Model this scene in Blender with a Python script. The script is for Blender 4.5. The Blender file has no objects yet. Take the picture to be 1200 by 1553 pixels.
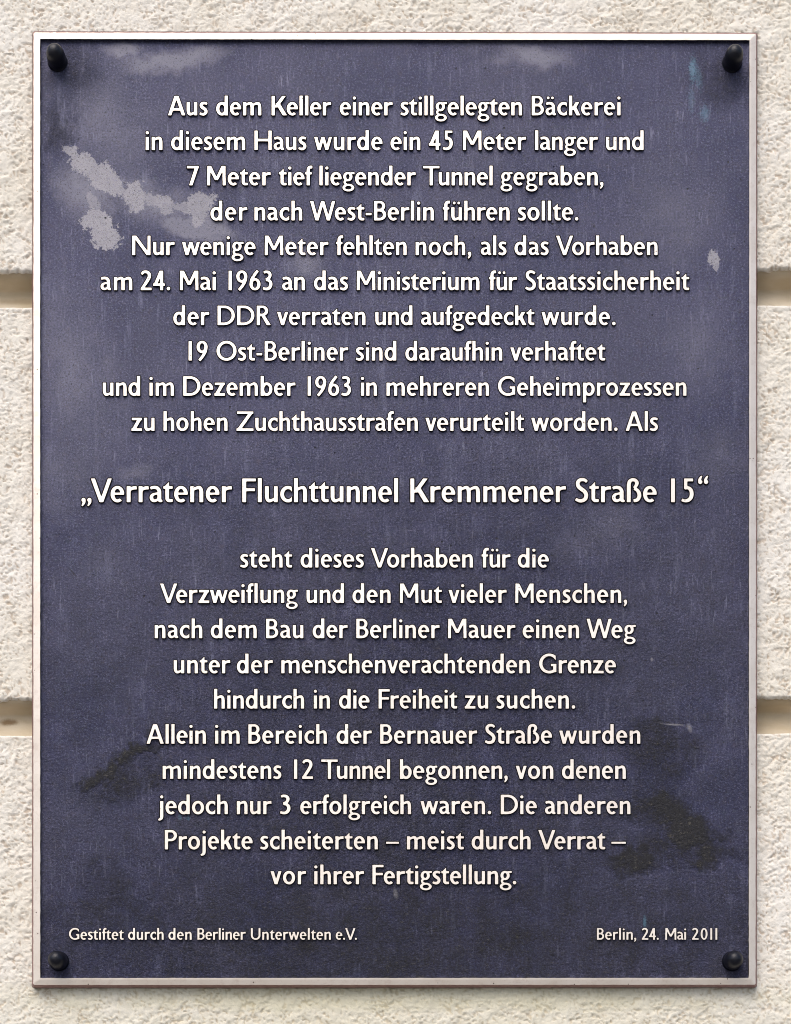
import bpy, bmesh, math, random
import numpy as np
from mathutils import Vector
from mathutils.geometry import tessellate_polygon

# ------------------------------------------------------------------ camera, world, sun, exposure
U = 0.0005          # metres for one unit of the plan (about half a millimetre)
D = 2500.0          # camera distance in plan units
F = 1850.0          # plan row level with the camera
ZC = 1.55           # height of the camera above the added ground sheet

sc = bpy.context.scene
col = sc.collection
cam_d = bpy.data.cameras.new('camera')
cam = bpy.data.objects.new('camera', cam_d)
col.objects.link(cam)
cam_d.sensor_fit = 'HORIZONTAL'
cam_d.sensor_width = 36
cam_d.lens = 36 * D / 1200
cam_d.shift_y = (F - 776.5) / 1200
cam_d.clip_start = 0.05
cam_d.clip_end = 200
cam.location = (0, -D * U, ZC)
cam.rotation_euler = (math.radians(90), 0, 0)
sc.camera = cam

SUN_EL, SUN_AZ = math.radians(50), math.radians(-20)   # azimuth from straight in front of the wall, towards the left
world = bpy.data.worlds.new('World')
sc.world = world
world.use_nodes = True
wn = world.node_tree
wn.nodes.clear()
sky = wn.nodes.new('ShaderNodeTexSky')
sky.sky_type = 'NISHITA'
sky.sun_disc = False
sky.sun_elevation = SUN_EL
sky.sun_rotation = math.pi - SUN_AZ
sky.air_density = 1.0
sky.dust_density = 3.0
sky.ozone_density = 1.0
bg = wn.nodes.new('ShaderNodeBackground')
bg.inputs['Strength'].default_value = 0.15
wo = wn.nodes.new('ShaderNodeOutputWorld')
wn.links.new(sky.outputs[0], bg.inputs[0])
wn.links.new(bg.outputs[0], wo.inputs[0])

sun_d = bpy.data.lights.new('sun', 'SUN')
sun_d.energy = 1.5
sun_d.angle = math.radians(50)
sun_d.color = (1.0, 0.93, 0.84)
sun = bpy.data.objects.new('sun', sun_d)
col.objects.link(sun)
sdir = Vector((math.sin(SUN_AZ) * math.cos(SUN_EL), -math.cos(SUN_AZ) * math.cos(SUN_EL), math.sin(SUN_EL)))
sun.rotation_euler = sdir.to_track_quat('Z', 'Y').to_euler()

sc.view_settings.view_transform = 'Standard'
sc.view_settings.look = 'None'
sc.view_settings.gamma = 1
sc.view_settings.exposure = 0.33
sc.cycles.filter_width = 0.95
sc.cycles.max_bounces = 6

# ------------------------------------------------------------------ helpers
def at(px, py, h=0.0):
    """plan column, plan row and height above the plaque's field -> world point"""
    k = (D - h) / D * U
    return ((px - 600) * k, -h * U, ZC + (F - py) * k)

def link_mesh(name, verts, faces, mats, parent=None, fmat=None, smooth=False):
    me = bpy.data.meshes.new(name)
    me.from_pydata([tuple(v) for v in verts], [], faces)
    for m in mats:
        me.materials.append(m)
    if fmat is not None:
        me.polygons.foreach_set('material_index', fmat)
    if smooth:
        me.polygons.foreach_set('use_smooth', [True] * len(me.polygons))
    me.update()
    o = bpy.data.objects.new(name, me)
    col.objects.link(o)
    if parent:
        o.parent = parent
    return o

def empty(name, label, cat):
    o = bpy.data.objects.new(name, None)
    col.objects.link(o)
    o['label'] = label
    o['category'] = cat
    return o

class Nodes:
    def __init__(self, name):
        self.m = bpy.data.materials.new(name)
        self.m.use_nodes = True
        self.t = self.m.node_tree
        self.t.nodes.clear()
        self.out = self.t.nodes.new('ShaderNodeOutputMaterial')
        self.b = self.t.nodes.new('ShaderNodeBsdfPrincipled')
        self.t.links.new(self.b.outputs[0], self.out.inputs[0])
        self.co = self.t.nodes.new('ShaderNodeTexCoord')
        self.pos = self.co.outputs['Object']
    def set(self, sock, v):
        if hasattr(v, 'is_linked') or isinstance(v, bpy.types.NodeSocket):
            self.t.links.new(v, sock)
        else:
            if isinstance(v, (tuple, list)) and len(v) == 3 and sock.type == 'RGBA':
                v = (*v, 1)
            sock.default_value = v
    def put(self, name, v):
        self.set(self.b.inputs[name], v)
    def noise(self, scale, detail=4, rough=0.5, vec=None, stretch=None, dist=0.0):
        n = self.t.nodes.new('ShaderNodeTexNoise')
        v = vec or self.pos
        if stretch:
            mp = self.t.nodes.new('ShaderNodeMapping')
            mp.inputs['Scale'].default_value = stretch
            self.t.links.new(v, mp.inputs['Vector'])
            v = mp.outputs[0]
        self.t.links.new(v, n.inputs['Vector'])
        n.inputs['Scale'].default_value = scale
        n.inputs['Detail'].default_value = detail
        n.inputs['Roughness'].default_value = rough
        n.inputs['Distortion'].default_value = dist
        return n.outputs['Fac']
    def vor(self, scale, feature='F1', rnd=1.0, vec=None):
        n = self.t.nodes.new('ShaderNodeTexVoronoi')
        n.feature = feature
        self.t.links.new(vec or self.pos, n.inputs['Vector'])
        n.inputs['Scale'].default_value = scale
        n.inputs['Randomness'].default_value = rnd
        return n.outputs['Distance']
    def math(self, op, a, b=0.0, c=None, clamp=False):
        n = self.t.nodes.new('ShaderNodeMath')
        n.operation = op
        n.use_clamp = clamp
        self.set(n.inputs[0], a)
        self.set(n.inputs[1], b)
        if c is not None:
            self.set(n.inputs[2], c)
        return n.outputs[0]
    def ramp(self, v, a, b, lo=0.0, hi=1.0, smooth=True):
        n = self.t.nodes.new('ShaderNodeMapRange')
        n.interpolation_type = 'SMOOTHSTEP' if smooth else 'LINEAR'
        self.set(n.inputs['Value'], v)
        n.inputs['From Min'].default_value = a
        n.inputs['From Max'].default_value = b
        n.inputs['To Min'].default_value = lo
        n.inputs['To Max'].default_value = hi
        return n.outputs['Result']
    def mix(self, f, a, b, mode='MIX'):
        n = self.t.nodes.new('ShaderNodeMix')
        n.data_type = 'RGBA'
        n.blend_type = mode
        self.set(n.inputs[0], f)
        self.set(n.inputs[6], a)
        self.set(n.inputs[7], b)
        return n.outputs[2]
    def bump(self, h, strength, dist, prev=None):
        n = self.t.nodes.new('ShaderNodeBump')
        n.inputs['Strength'].default_value = strength
        n.inputs['Distance'].default_value = dist
        self.set(n.inputs['Height'], h)
        if prev is not None:
            self.t.links.new(prev, n.inputs['Normal'])
        return n.outputs[0]

# ------------------------------------------------------------------ materials
def blotch_group():
    """soft-edged oval mask with a ragged rim: inputs position, centre, half axes, angle, edge, raggedness"""
    g = bpy.data.node_groups.new('blotch', 'ShaderNodeTree')
    i = g.interface
    for n, t in (('Vector', 'NodeSocketVector'), ('Centre', 'NodeSocketVector'), ('Angle', 'NodeSocketVector'),
                 ('Scale', 'NodeSocketVector'), ('Noise', 'NodeSocketFloat'), ('Edge', 'NodeSocketFloat')):
        i.new_socket(n, in_out='INPUT', socket_type=t)
    i.new_socket('Mask', in_out='OUTPUT', socket_type='NodeSocketFloat')
    gi = g.nodes.new('NodeGroupInput')
    go = g.nodes.new('NodeGroupOutput')
    mp = g.nodes.new('ShaderNodeMapping')
    mp.vector_type = 'TEXTURE'
    g.links.new(gi.outputs['Vector'], mp.inputs['Vector'])
    g.links.new(gi.outputs['Centre'], mp.inputs['Location'])
    g.links.new(gi.outputs['Angle'], mp.inputs['Rotation'])
    g.links.new(gi.outputs['Scale'], mp.inputs['Scale'])
    ln = g.nodes.new('ShaderNodeVectorMath')
    ln.operation = 'LENGTH'
    g.links.new(mp.outputs[0], ln.inputs[0])
    ad = g.nodes.new('ShaderNodeMath')
    ad.operation = 'ADD'
    g.links.new(ln.outputs['Value'], ad.inputs[0])
    g.links.new(gi.outputs['Noise'], ad.inputs[1])
    lo = g.nodes.new('ShaderNodeMath')
    lo.operation = 'SUBTRACT'
    lo.inputs[0].default_value = 1.0
    g.links.new(gi.outputs['Edge'], lo.inputs[1])
    hi = g.nodes.new('ShaderNodeMath')
    hi.operation = 'ADD'
    hi.inputs[0].default_value = 1.0
    g.links.new(gi.outputs['Edge'], hi.inputs[1])
    mr = g.nodes.new('ShaderNodeMapRange')
    mr.interpolation_type = 'SMOOTHSTEP'
    g.links.new(ad.outputs[0], mr.inputs['Value'])
    g.links.new(lo.outputs[0], mr.inputs['From Min'])
    g.links.new(hi.outputs[0], mr.inputs['From Max'])
    mr.inputs['To Min'].default_value = 1
    mr.inputs['To Max'].default_value = 0
    g.links.new(mr.outputs['Result'], go.inputs['Mask'])
    return g
BLOTCH = blotch_group()

def blotches(N, spots, noise):
    """max of several blotches; spot = (column, row, half width, half height, angle in degrees, edge, amount)"""
    tot = None
    for (px, py, rx, ry, ang, edge, amt) in spots:
        n = N.t.nodes.new('ShaderNodeGroup')
        n.node_tree = BLOTCH
        x, y, z = at(px, py, 0)
        N.t.links.new(N.pos, n.inputs['Vector'])
        n.inputs['Centre'].default_value = (x, 0, z)
        n.inputs['Angle'].default_value = (0, math.radians(ang), 0)
        n.inputs['Scale'].default_value = (rx * U, 1.0, ry * U)
        N.set(n.inputs['Noise'], noise)
        n.inputs['Edge'].default_value = edge
        v = N.math('MULTIPLY', n.outputs[0], amt)
        tot = v if tot is None else N.math('MAXIMUM', tot, v)
    return tot

STAINS = {
    'cloud': [(132, 290, 46, 34, 40, 0.8, 1.0), (300, 346, 60, 18, 10, 0.35, 1.0), (230, 305, 70, 24, 18, 0.8, 0.8),
        (262, 92, 66, 13, -10, 0.6, 1.0), (300, 80, 30, 9, -14, 0.6, 0.9), (188, 77, 26, 9, 6, 0.6, 0.9), (232, 100, 50, 12, 6, 0.6, 0.7), (165, 190, 60, 95, -28, 0.9, 0.42),
        (815, 84, 44, 14, 10, 0.7, 1.0), (775, 92, 40, 8, 0, 0.7, 0.4), (110, 560, 60, 130, -15, 0.9, 0.45),
        (90, 720, 45, 60, 0, 0.9, 0.35), (205, 715, 28, 12, -8, 0.8, 0.45), (460, 398, 26, 22, 20, 0.7, 0.62),
        (1020, 330, 75, 90, 20, 0.9, 0.30), (1060, 520, 60, 90, 0, 0.9, 0.30), (920, 800, 110, 45, -25, 0.9, 0.30),
        (1085, 690, 50, 45, 0, 0.9, 0.30), (270, 330, 100, 28, 18, 0.8, 0.38), (840, 560, 60, 70, 20, 0.9, 0.15),
        (160, 860, 60, 40, 0, 0.9, 0.22), (320, 870, 70, 50, 0, 0.9, 0.16), (700, 60, 300, 14, 0, 0.9, 0.3)],
    'grime_shade': [
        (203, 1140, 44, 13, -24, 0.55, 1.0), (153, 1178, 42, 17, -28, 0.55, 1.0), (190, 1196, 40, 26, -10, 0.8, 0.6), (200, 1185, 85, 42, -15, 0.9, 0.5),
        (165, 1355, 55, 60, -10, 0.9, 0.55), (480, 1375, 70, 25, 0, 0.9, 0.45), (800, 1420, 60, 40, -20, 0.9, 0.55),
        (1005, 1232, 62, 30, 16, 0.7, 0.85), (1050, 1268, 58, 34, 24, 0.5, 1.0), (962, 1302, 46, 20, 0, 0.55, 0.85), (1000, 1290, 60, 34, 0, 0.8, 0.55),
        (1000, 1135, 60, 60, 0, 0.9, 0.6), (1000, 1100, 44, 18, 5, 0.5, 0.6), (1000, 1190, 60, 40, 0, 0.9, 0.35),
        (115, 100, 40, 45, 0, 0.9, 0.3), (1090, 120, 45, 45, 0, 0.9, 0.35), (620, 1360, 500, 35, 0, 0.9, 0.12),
        (150, 1050, 60, 80, 0, 0.9, 0.22), (600, 1440, 680, 170, 0, 0.95, 0.55), (600, 1300, 680, 320, 0, 0.95, 0.36), (640, 1060, 800, 360, -8, 0.95, 0.30), (90, 190, 25, 35, 0, 0.8, 0.4)],  # widest ovals put the dimmer reflection of the lower plaque into the colour
    'flake': [
        (110, 230, 14, 9, 38, 0.12, 0.75), (134, 252, 34, 15, 36, 0.12, 0.80), (148, 262, 40, 16, 38, 0.12, 0.72), (190, 292, 14, 6, 20, 0.12, 0.6), (228, 298, 14, 6, 10, 0.12, 0.55), (278, 312, 16, 7, 0, 0.12, 0.5), (140, 306, 20, 8, 60, 0.12, 0.45), (160, 270, 28, 20, 40, 0.12, 0.78),
        (172, 286, 20, 11, 30, 0.14, 0.75), 
        (206, 296, 16, 19, -15, 0.10, 0.75), (246, 304, 18, 12, 35, 0.14, 0.70), (253, 314, 8, 9, 0, 0.2, 0.6),
        (302, 312, 26, 15, -8, 0.12, 0.72), (304, 330, 12, 12, 0, 0.2, 0.65), 
        (150, 342, 24, 17, 30, 0.10, 0.85), (160, 360, 24, 15, 25, 0.10, 0.82), (142, 330, 14, 9, 0, 0.12, 0.75),
        (1084, 394, 9, 11, 0, 0.12, 0.85), (1088, 404, 5, 8, 0, 0.2, 0.6), 
        ],
    'verd': [(1051, 106, 4.5, 17, 0, 0.5, 0.62), (1060, 118, 4, 16, -5, 0.6, 0.3), (1069, 172, 6, 10, 0, 0.6, 0.38),
                        (1049, 150, 4, 20, 0, 0.8, 0.2), (978, 1398, 2.5, 8, 0, 0.6, 0.6), (285, 1241, 3, 3, 0, 0.5, 0.45),
                        (273, 1240, 3, 3, 0, 0.5, 0.45), (416, 960, 3, 3, 0, 0.5, 0.5)],
    'crack': [(1057, 1006, 1.0, 15, 10, 0.6, 0.9), (1085, 1030, 5, 1.2, -25, 0.6, 0.8), (1010, 1095, 22, 1.2, 8, 0.7, 0.8),
                      (112, 870, 1.2, 12, -40, 0.7, 0.7), (985, 1104, 14, 1.2, -6, 0.7, 0.7), (705, 885, 1, 1, 0, 0.5, 0.5)],
    'scratch': [(1022, 1099, 24, 1.3, 5, 0.7, 0.8), (1046, 1104, 3, 6, -20, 0.7, 0.6), (285, 1255, 0.8, 9, 0, 0.7, 0.8),
                      (989, 1000, 2, 3, 20, 0.7, 0.7), (600, 1355, 3, 8, -10, 0.9, 0.5)]}
# each spot: (column, row, half width, half height, angle in degrees, edge, amount)
def stain_values(key, x, y):
    """how far inside the nearest stain of a kind a point lies, and how strong that stain is"""
    A = np.full(x.shape, -3.0); amt = np.zeros(x.shape)
    if key in ('cloud', 'grime_shade', 'flake'):      # ragged outlines
        q = {'cloud': .8, 'grime_shade': 1.5, 'flake': 0.75}[key]
        x, y = (x + q * (15 * (vnoise(x, y, 26, 0) - .5) + 11 * (vnoise(x, y, 11, 1) - .5) + 7 * (vnoise(x, y, 5, 2) - .5)),
                y + q * (15 * (vnoise(x, y, 26, 3) - .5) + 11 * (vnoise(x, y, 11, 4) - .5) + 7 * (vnoise(x, y, 5, 5) - .5)))
    for (px, py, rx, ry, ang, edge, am) in STAINS[key]:
        t = math.radians(ang)
        dx, dy = x - px, y - py
        u_ = (dx * math.cos(t) + dy * math.sin(t)) / rx
        v_ = (-dx * math.sin(t) + dy * math.cos(t)) / ry
        a = 1 - np.sqrt(u_ * u_ + v_ * v_)
        if key in ('cloud', 'grime_shade'):     # soft kinds: coverage that fades over its own edge width
            amt = np.maximum(amt, np.clip(0.5 + a / (2 * edge), 0, 1) ** 1.3 * am)
            A = np.maximum(A, a)
        else:
            m = a > A
            A = np.where(m, a, A); amt = np.where(m, am, amt)
    return A, amt
def stain(N, key, edge, rag):
    n = N.t.nodes.new('ShaderNodeAttribute'); n.attribute_name = key
    sp = N.t.nodes.new('ShaderNodeSeparateXYZ')
    N.t.links.new(n.outputs['Vector'], sp.inputs[0])
    if key in ('cloud', 'grime_shade'):
        gain = N.ramp(sp.outputs[1], 0.0, 0.35, 0, 1, False)
        return N.ramp(N.math('SUBTRACT', sp.outputs[1], N.math('MULTIPLY', N.math('MULTIPLY', rag, 0.42), gain)), 0.08, 0.85, 0, 1, False)
    d = N.math('SUBTRACT', sp.outputs[0], rag)
    return N.math('MULTIPLY', N.ramp(d, -edge, edge), sp.outputs[1])

def mat_field():
    N = Nodes('dark_bronze_patina')
    big = N.noise(14, 5, 0.6)
    mid = N.noise(60, 5, 0.6)
    fine = N.noise(900, 3, 0.7)
    grit = N.noise(1500, 2, 0.6)
    gra = N.noise(640, 4, 0.8)
    streak = N.noise(170, 4, 0.65, stretch=(1, 1, 0.09))
    streak2 = N.noise(420, 3, 0.6, stretch=(1, 1, 0.12))
    c = N.mix(N.ramp(big, 0.40, 0.60), (0.012, 0.014, 0.058), (0.029, 0.029, 0.080))
    c = N.mix(N.ramp(mid, 0.40, 0.72, 0, 0.5), c, (0.014, 0.018, 0.072))
    c = N.mix(N.ramp(N.noise(9, 4, 0.6, stretch=(1, 1, 0.8)), 0.42, 0.62, 0, 0.45), c, (0.048, 0.047, 0.090))
    c = N.mix(N.ramp(N.noise(170, 4, 0.7), 0.52, 0.70, 0, 0.5), c, (0.042, 0.031, 0.052))
    c = N.mix(N.ramp(N.noise(210, 4, 0.7), 0.52, 0.70, 0, 0.5), c, (0.025, 0.036, 0.052))
    # thin vertical run marks of pale blue dust
    sm = N.math('MULTIPLY', N.ramp(streak, 0.52, 0.68), N.ramp(mid, 0.40, 0.62))
    c = N.mix(N.math('MULTIPLY', sm, 0.6), c, (0.105, 0.11, 0.185))
    sm2 = N.math('MULTIPLY', N.ramp(streak2, 0.57, 0.72), N.ramp(big, 0.38, 0.62))
    c = N.mix(N.math('MULTIPLY', sm2, 0.7), c, (0.17, 0.175, 0.26))
    # worn lighter clouds
    ragged = N.math('ADD', N.math('MULTIPLY', N.math('SUBTRACT', N.noise(38, 5, 0.65), 0.5), 1.7), N.math('MULTIPLY', N.math('SUBTRACT', N.noise(500, 3, 0.8), 0.5), 1.2))
    clouds = stain(N, 'cloud', 0.8, ragged)
    c = N.mix(clouds, c, (0.146, 0.143, 0.190))
    # grimy patches, plus painted darkening where the plaque's reflection dims lower down
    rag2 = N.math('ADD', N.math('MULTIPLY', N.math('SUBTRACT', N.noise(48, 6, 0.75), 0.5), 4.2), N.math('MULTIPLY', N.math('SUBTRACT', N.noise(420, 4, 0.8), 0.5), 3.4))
    grime_shade = stain(N, 'grime_shade', 0.75, rag2)
    c = N.mix(grime_shade, c, (0.009, 0.008, 0.009))
    gl = N.math('MULTIPLY', grime_shade, N.ramp(N.noise(380, 4, 0.8, stretch=(0.7, 1, 1.2)), 0.54, 0.68))
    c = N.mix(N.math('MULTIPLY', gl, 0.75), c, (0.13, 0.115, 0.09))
    # flaky pale mineral patches
    rag3 = N.math('ADD', N.math('MULTIPLY', N.math('SUBTRACT', N.noise(130, 4, 0.7), 0.5), 1.7),
                  N.math('MULTIPLY', N.math('SUBTRACT', N.noise(420, 4, 0.8), 0.5), 1.8))
    flakes = stain(N, 'flake', 0.08, rag3)
    c = N.mix(flakes, c, (0.31, 0.30, 0.325))
    c = N.mix(N.math('MULTIPLY', flakes, N.ramp(N.noise(260, 5, 0.75), 0.52, 0.66, 0, 0.8)), c, (0.18, 0.172, 0.20))
    # verdigris marks
    rag4 = N.math('MULTIPLY', N.math('SUBTRACT', N.noise(500, 3, 0.7), 0.5), 3.2)
    verd = stain(N, 'verd', 0.6, rag4)
    c = N.mix(verd, c, (0.11, 0.24, 0.33))
    # hairline cracks in the patina
    rag5 = N.math('MULTIPLY', N.math('SUBTRACT', N.noise(160, 4, 0.7), 0.5), 1.5)
    dk = stain(N, 'crack', 0.6, rag5)
    c = N.mix(dk, c, (0.008, 0.008, 0.012))
    lt = stain(N, 'scratch', 0.6, rag5)
    c = N.mix(lt, c, (0.27, 0.26, 0.27))
    # speckle of the sand-cast surface
    c = N.mix(N.math('MULTIPLY', N.ramp(gra, 0.50, 0.70, 0, 0.95), N.ramp(grime_shade, 0, 0.8, 1, 0.25)), c, (0.115, 0.118, 0.20))
    c = N.mix(N.math('MULTIPLY', N.ramp(fine, 0.56, 0.72, 0, 0.5), N.ramp(grime_shade, 0, 0.8, 1, 0.4)), c, (0.13, 0.127, 0.155))
    c = N.mix(N.ramp(gra, 0.32, 0.48, 0.9, 0), c, (0.006, 0.006, 0.014))
    pits = N.ramp(N.vor(95), 0.05, 0.085, 1, 0)
    pitsel = N.math('MULTIPLY', pits, N.ramp(N.noise(22, 3, 0.6), 0.50, 0.58))
    c = N.mix(pitsel, c, (0.010, 0.010, 0.016))
    N.put('Base Color', c)
    N.put('Metallic', 0.45)
    N.put('Specular IOR Level', 0.80)
    N.put('Roughness', N.ramp(fine, 0.3, 0.7, 0.40, 0.56))
    h = N.math('ADD', N.math('MULTIPLY', gra, 0.8), N.math('MULTIPLY', grit, 0.25))
    h = N.math('ADD', h, N.math('MULTIPLY', N.math('MULTIPLY', grime_shade, N.noise(300, 5, 0.75)), 3.2))
    h = N.math('SUBTRACT', h, N.math('MULTIPLY', pitsel, 0.8))
    nb = N.bump(h, 0.8, 0.0010)
    nb = N.bump(N.noise(25, 4, 0.6), 0.25, 0.002, nb)
    N.put('Normal', nb)
    return N.m

def mat_bright(name='polished_bronze', k=1.0, wear=0.5, pitting=0.8):
    N = Nodes(name)
    n1 = N.noise(500, 4, 0.7)
    n2 = N.noise(40, 3, 0.5)
    c = N.mix(N.ramp(n2, 0.35, 0.65), (0.71 * k, 0.64 * k, 0.565 * k), (0.77 * k, 0.70 * k, 0.63 * k))
    c = N.mix(N.ramp(n1, 0.56, 0.74, 0, wear), c, (0.50, 0.42, 0.36))
    c = N.mix(N.ramp(N.noise(150, 5, 0.7), 0.50, 0.70, 0, wear * 0.6), c, (0.56 * k, 0.46 * k, 0.40 * k))
    pit = N.ramp(N.vor(190), 0.07, 0.14, 1, 0)
    pit = N.math('MULTIPLY', pit, N.ramp(N.noise(70, 3, 0.6), 0.50, 0.58))
    c = N.mix(N.math('MULTIPLY', pit, pitting), c, (0.10, 0.07, 0.06))
    N.put('Base Color', c)
    N.put('Metallic', 0.45)
    N.put('Roughness', 0.36)
    N.put('Normal', N.bump(n1, 0.25, 0.0002))
    return N.m

def mat_side():
    N = Nodes('dark_bronze_edge_shade')  # dark letter and rim sides; also paints the rim's contact shadow
    n1 = N.noise(300, 4, 0.7)
    N.put('Base Color', N.mix(N.ramp(n1, 0.4, 0.7), (0.003, 0.003, 0.004), (0.010, 0.009, 0.011)))
    N.put('Specular IOR Level', 0.15)
    N.put('Roughness', 0.8)
    return N.m

def mat_rim():
    N = Nodes('reddish_bronze_edge')
    n1 = N.noise(260, 5, 0.7)
    N.put('Base Color', N.mix(N.ramp(n1, 0.35, 0.7), (0.24, 0.125, 0.12), (0.36, 0.22, 0.20)))
    N.put('Metallic', 0.3)
    N.put('Roughness', 0.5)
    return N.m

def mat_bolt():
    N = Nodes('blackened_bolt')
    n1 = N.noise(500, 4, 0.6)
    N.put('Base Color', N.mix(n1, (0.003, 0.0035, 0.008), (0.007, 0.008, 0.015)))
    N.put('Metallic', 0.2)
    N.put('Roughness', N.ramp(n1, 0.3, 0.7, 0.28, 0.42))
    N.put('Specular IOR Level', 0.4)
    N.put('Normal', N.bump(N.noise(900, 3, 0.6), 0.35, 0.0005))
    return N.m

def mat_plaster():
    N = Nodes('roughcast_plaster')
    big = N.noise(7, 5, 0.6)
    mid = N.noise(55, 5, 0.65)
    fine = N.noise(420, 5, 0.7)
    tiny = N.noise(1500, 3, 0.6)
    c = N.mix(N.ramp(big, 0.35, 0.65), (0.73, 0.69, 0.605), (0.77, 0.74, 0.685))
    c = N.mix(N.ramp(mid, 0.45, 0.75, 0, 0.5), c, (0.63, 0.57, 0.48))
    c = N.mix(N.ramp(fine, 0.58, 0.75, 0, 0.5), c, (0.82, 0.79, 0.74))
    # browner tone in the pores
    at_ = N.t.nodes.new('ShaderNodeAttribute')
    at_.attribute_name = 'pore'
    pore_tint = N.math('MULTIPLY', at_.outputs['Fac'], N.ramp(N.noise(90, 4, 0.6), 0.30, 0.62, 0.25, 1))
    c = N.mix(N.math('MULTIPLY', pore_tint, 0.65), c, (0.42, 0.32, 0.23))
    # yellow-green tint just below the plaque
    rg = N.math('MULTIPLY', N.math('SUBTRACT', N.noise(40, 5, 0.7), 0.5), 1.4)
    wz = blotches(N, [(600, 1512, 560, 26, 0, 0.7, 0.55), (600, 1550, 640, 34, 0, 0.9, 0.3)], rg)
    c = N.mix(wz, c, (0.58, 0.55, 0.36))
    N.put('Base Color', c)
    N.put('Roughness', 0.93)
    N.put('Specular IOR Level', 0.2)
    nb = N.bump(N.math('ADD', N.math('MULTIPLY', fine, 1.0), N.math('MULTIPLY', tiny, 0.4)), 0.5, 0.0012)
    N.put('Normal', nb)
    return N.m

def mat_joint():
    N = Nodes('smooth_painted_joint')
    mid = N.noise(30, 5, 0.6, stretch=(0.5, 1, 1.6))
    fine = N.noise(300, 4, 0.6)
    c = N.mix(N.ramp(mid, 0.35, 0.7), (0.50, 0.41, 0.28), (0.60, 0.52, 0.40))
    rag = N.math('MULTIPLY', N.math('SUBTRACT', N.noise(90, 5, 0.7), 0.5), 2.2)
    st = blotches(N, [(2, 1082, 12, 5, 0, 0.6, 0.85), (60, 1080, 30, 4, 0, 0.8, 0.35), (1190, 446, 14, 3, 35, 0.6, 0.35),
                      (1155, 1090, 20, 8, 0, 0.8, 0.25), (20, 432, 40, 4, 0, 0.8, 0.3)], rag)
    c = N.mix(st, c, (0.20, 0.12, 0.05))
    N.put('Base Color', c)
    N.put('Roughness', 0.8)
    N.put('Normal', N.bump(fine, 0.2, 0.0006))
    return N.m

M_FIELD, M_BRIGHT, M_FACE, M_SIDE, M_RIM, M_BOLT = mat_field(), mat_bright(k=1.07), mat_bright('worn_bronze_rim', 0.79, 0.7, 0.9), mat_side(), mat_rim(), mat_bolt()
M_PLASTER, M_JOINT = mat_plaster(), mat_joint()

# ------------------------------------------------------------------ the wall
rng = np.random.default_rng(7)
def lattice(seed, n=512):
    return np.random.default_rng(seed).random((n, n))
LAT = [lattice(s) for s in range(12)]
def vnoise(x, y, scale, k):
    """smooth value noise, x and y in plan units"""
    L = LAT[k]; n = L.shape[0]
    x = np.asarray(x) / scale + 100.37; y = np.asarray(y) / scale + 100.71
    xi = np.floor(x).astype(int); yi = np.floor(y).astype(int)
    fx = x - xi; fy = y - yi
    fx = fx * fx * (3 - 2 * fx); fy = fy * fy * (3 - 2 * fy)
    a = L[xi % n, yi % n]; b = L[(xi + 1) % n, yi % n]; c = L[xi % n, (yi + 1) % n]; d = L[(xi + 1) % n, (yi + 1) % n]
    return (a * (1 - fx) + b * fx) * (1 - fy) + (c * (1 - fx) + d * fx) * fy

def rough(x, y, want_pore=False):
    """height of the roughcast: soft clumps dragged by the float, with small pits"""
    x = np.asarray(x) * 1.32; y = np.asarray(y) * 1.32
    wx = x + 7 * (vnoise(x, y, 24, 0) - .5) + 4 * (vnoise(x, y, 9, 1) - .5)
    wy = y + 8 * (vnoise(x, y, 24, 2) - .5) + 4 * (vnoise(x, y, 9, 3) - .5)
    h = 2.0 * (vnoise(wx, wy, 60, 4) - .5)
    h += 2.2 * (vnoise(wx + .6 * wy, wy, 17, 5) - .5)
    ridge = 1 - np.abs(2 * vnoise(wx * .8 + .6 * wy, wy * 1.3, 8.5, 6) - 1)
    amt = np.clip(vnoise(x, y, 34, 10) * 1.8 - .35, 0.15, 1)
    h += 2.4 * amt * (ridge ** 2 - .4)
    h += 1.5 * (vnoise(wx, wy, 4.6, 7) - .5)
    pit = np.clip((vnoise(wx, wy * 1.1, 3.6, 8) * .75 + vnoise(x, y, 20, 11) * .25 - .60) / .15, 0, 1)
    pit = pit * pit * (3 - 2 * pit)
    h -= 2.2 * pit
    h += 0.8 * (vnoise(x, y, 2.6, 9) - .5)
    h = h * 0.70
    return (h, pit) if want_pore else h

WALL_H = -14.0      # mean height of the block faces (behind the plaque's field)
GROOVE = 35.0
def tilt(x):
    return -3.2 * (x - 30) / 1140.0
def axis(parts):
    out = []
    for a, b, s in parts:
        n = max(1, int(round((b - a) / s)))
        out += list(np.linspace(a, b, n, endpoint=False))
    out.append(parts[-1][1])
    return np.array(out)

def mat_ground():
    N = Nodes('bounce_ground_grey')
    N.put('Base Color', N.mix(N.noise(9, 5, 0.6), (0.13, 0.125, 0.12), (0.19, 0.18, 0.17)))
    N.put('Roughness', 0.85)
    return N.m
gr = link_mesh('bounce_ground', [(-30, -60, 0), (30, -60, 0), (30, 0.02, 0), (-30, 0.02, 0)], [(0, 1, 2, 3)], [mat_ground()])  # unseen sheet, added to bounce light up and reflect in the plaque
gr['kind'] = 'structure'

wall = empty('plastered_wall', 'cream roughcast house wall with two smooth horizontal grooves behind the plaque', 'wall')

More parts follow.
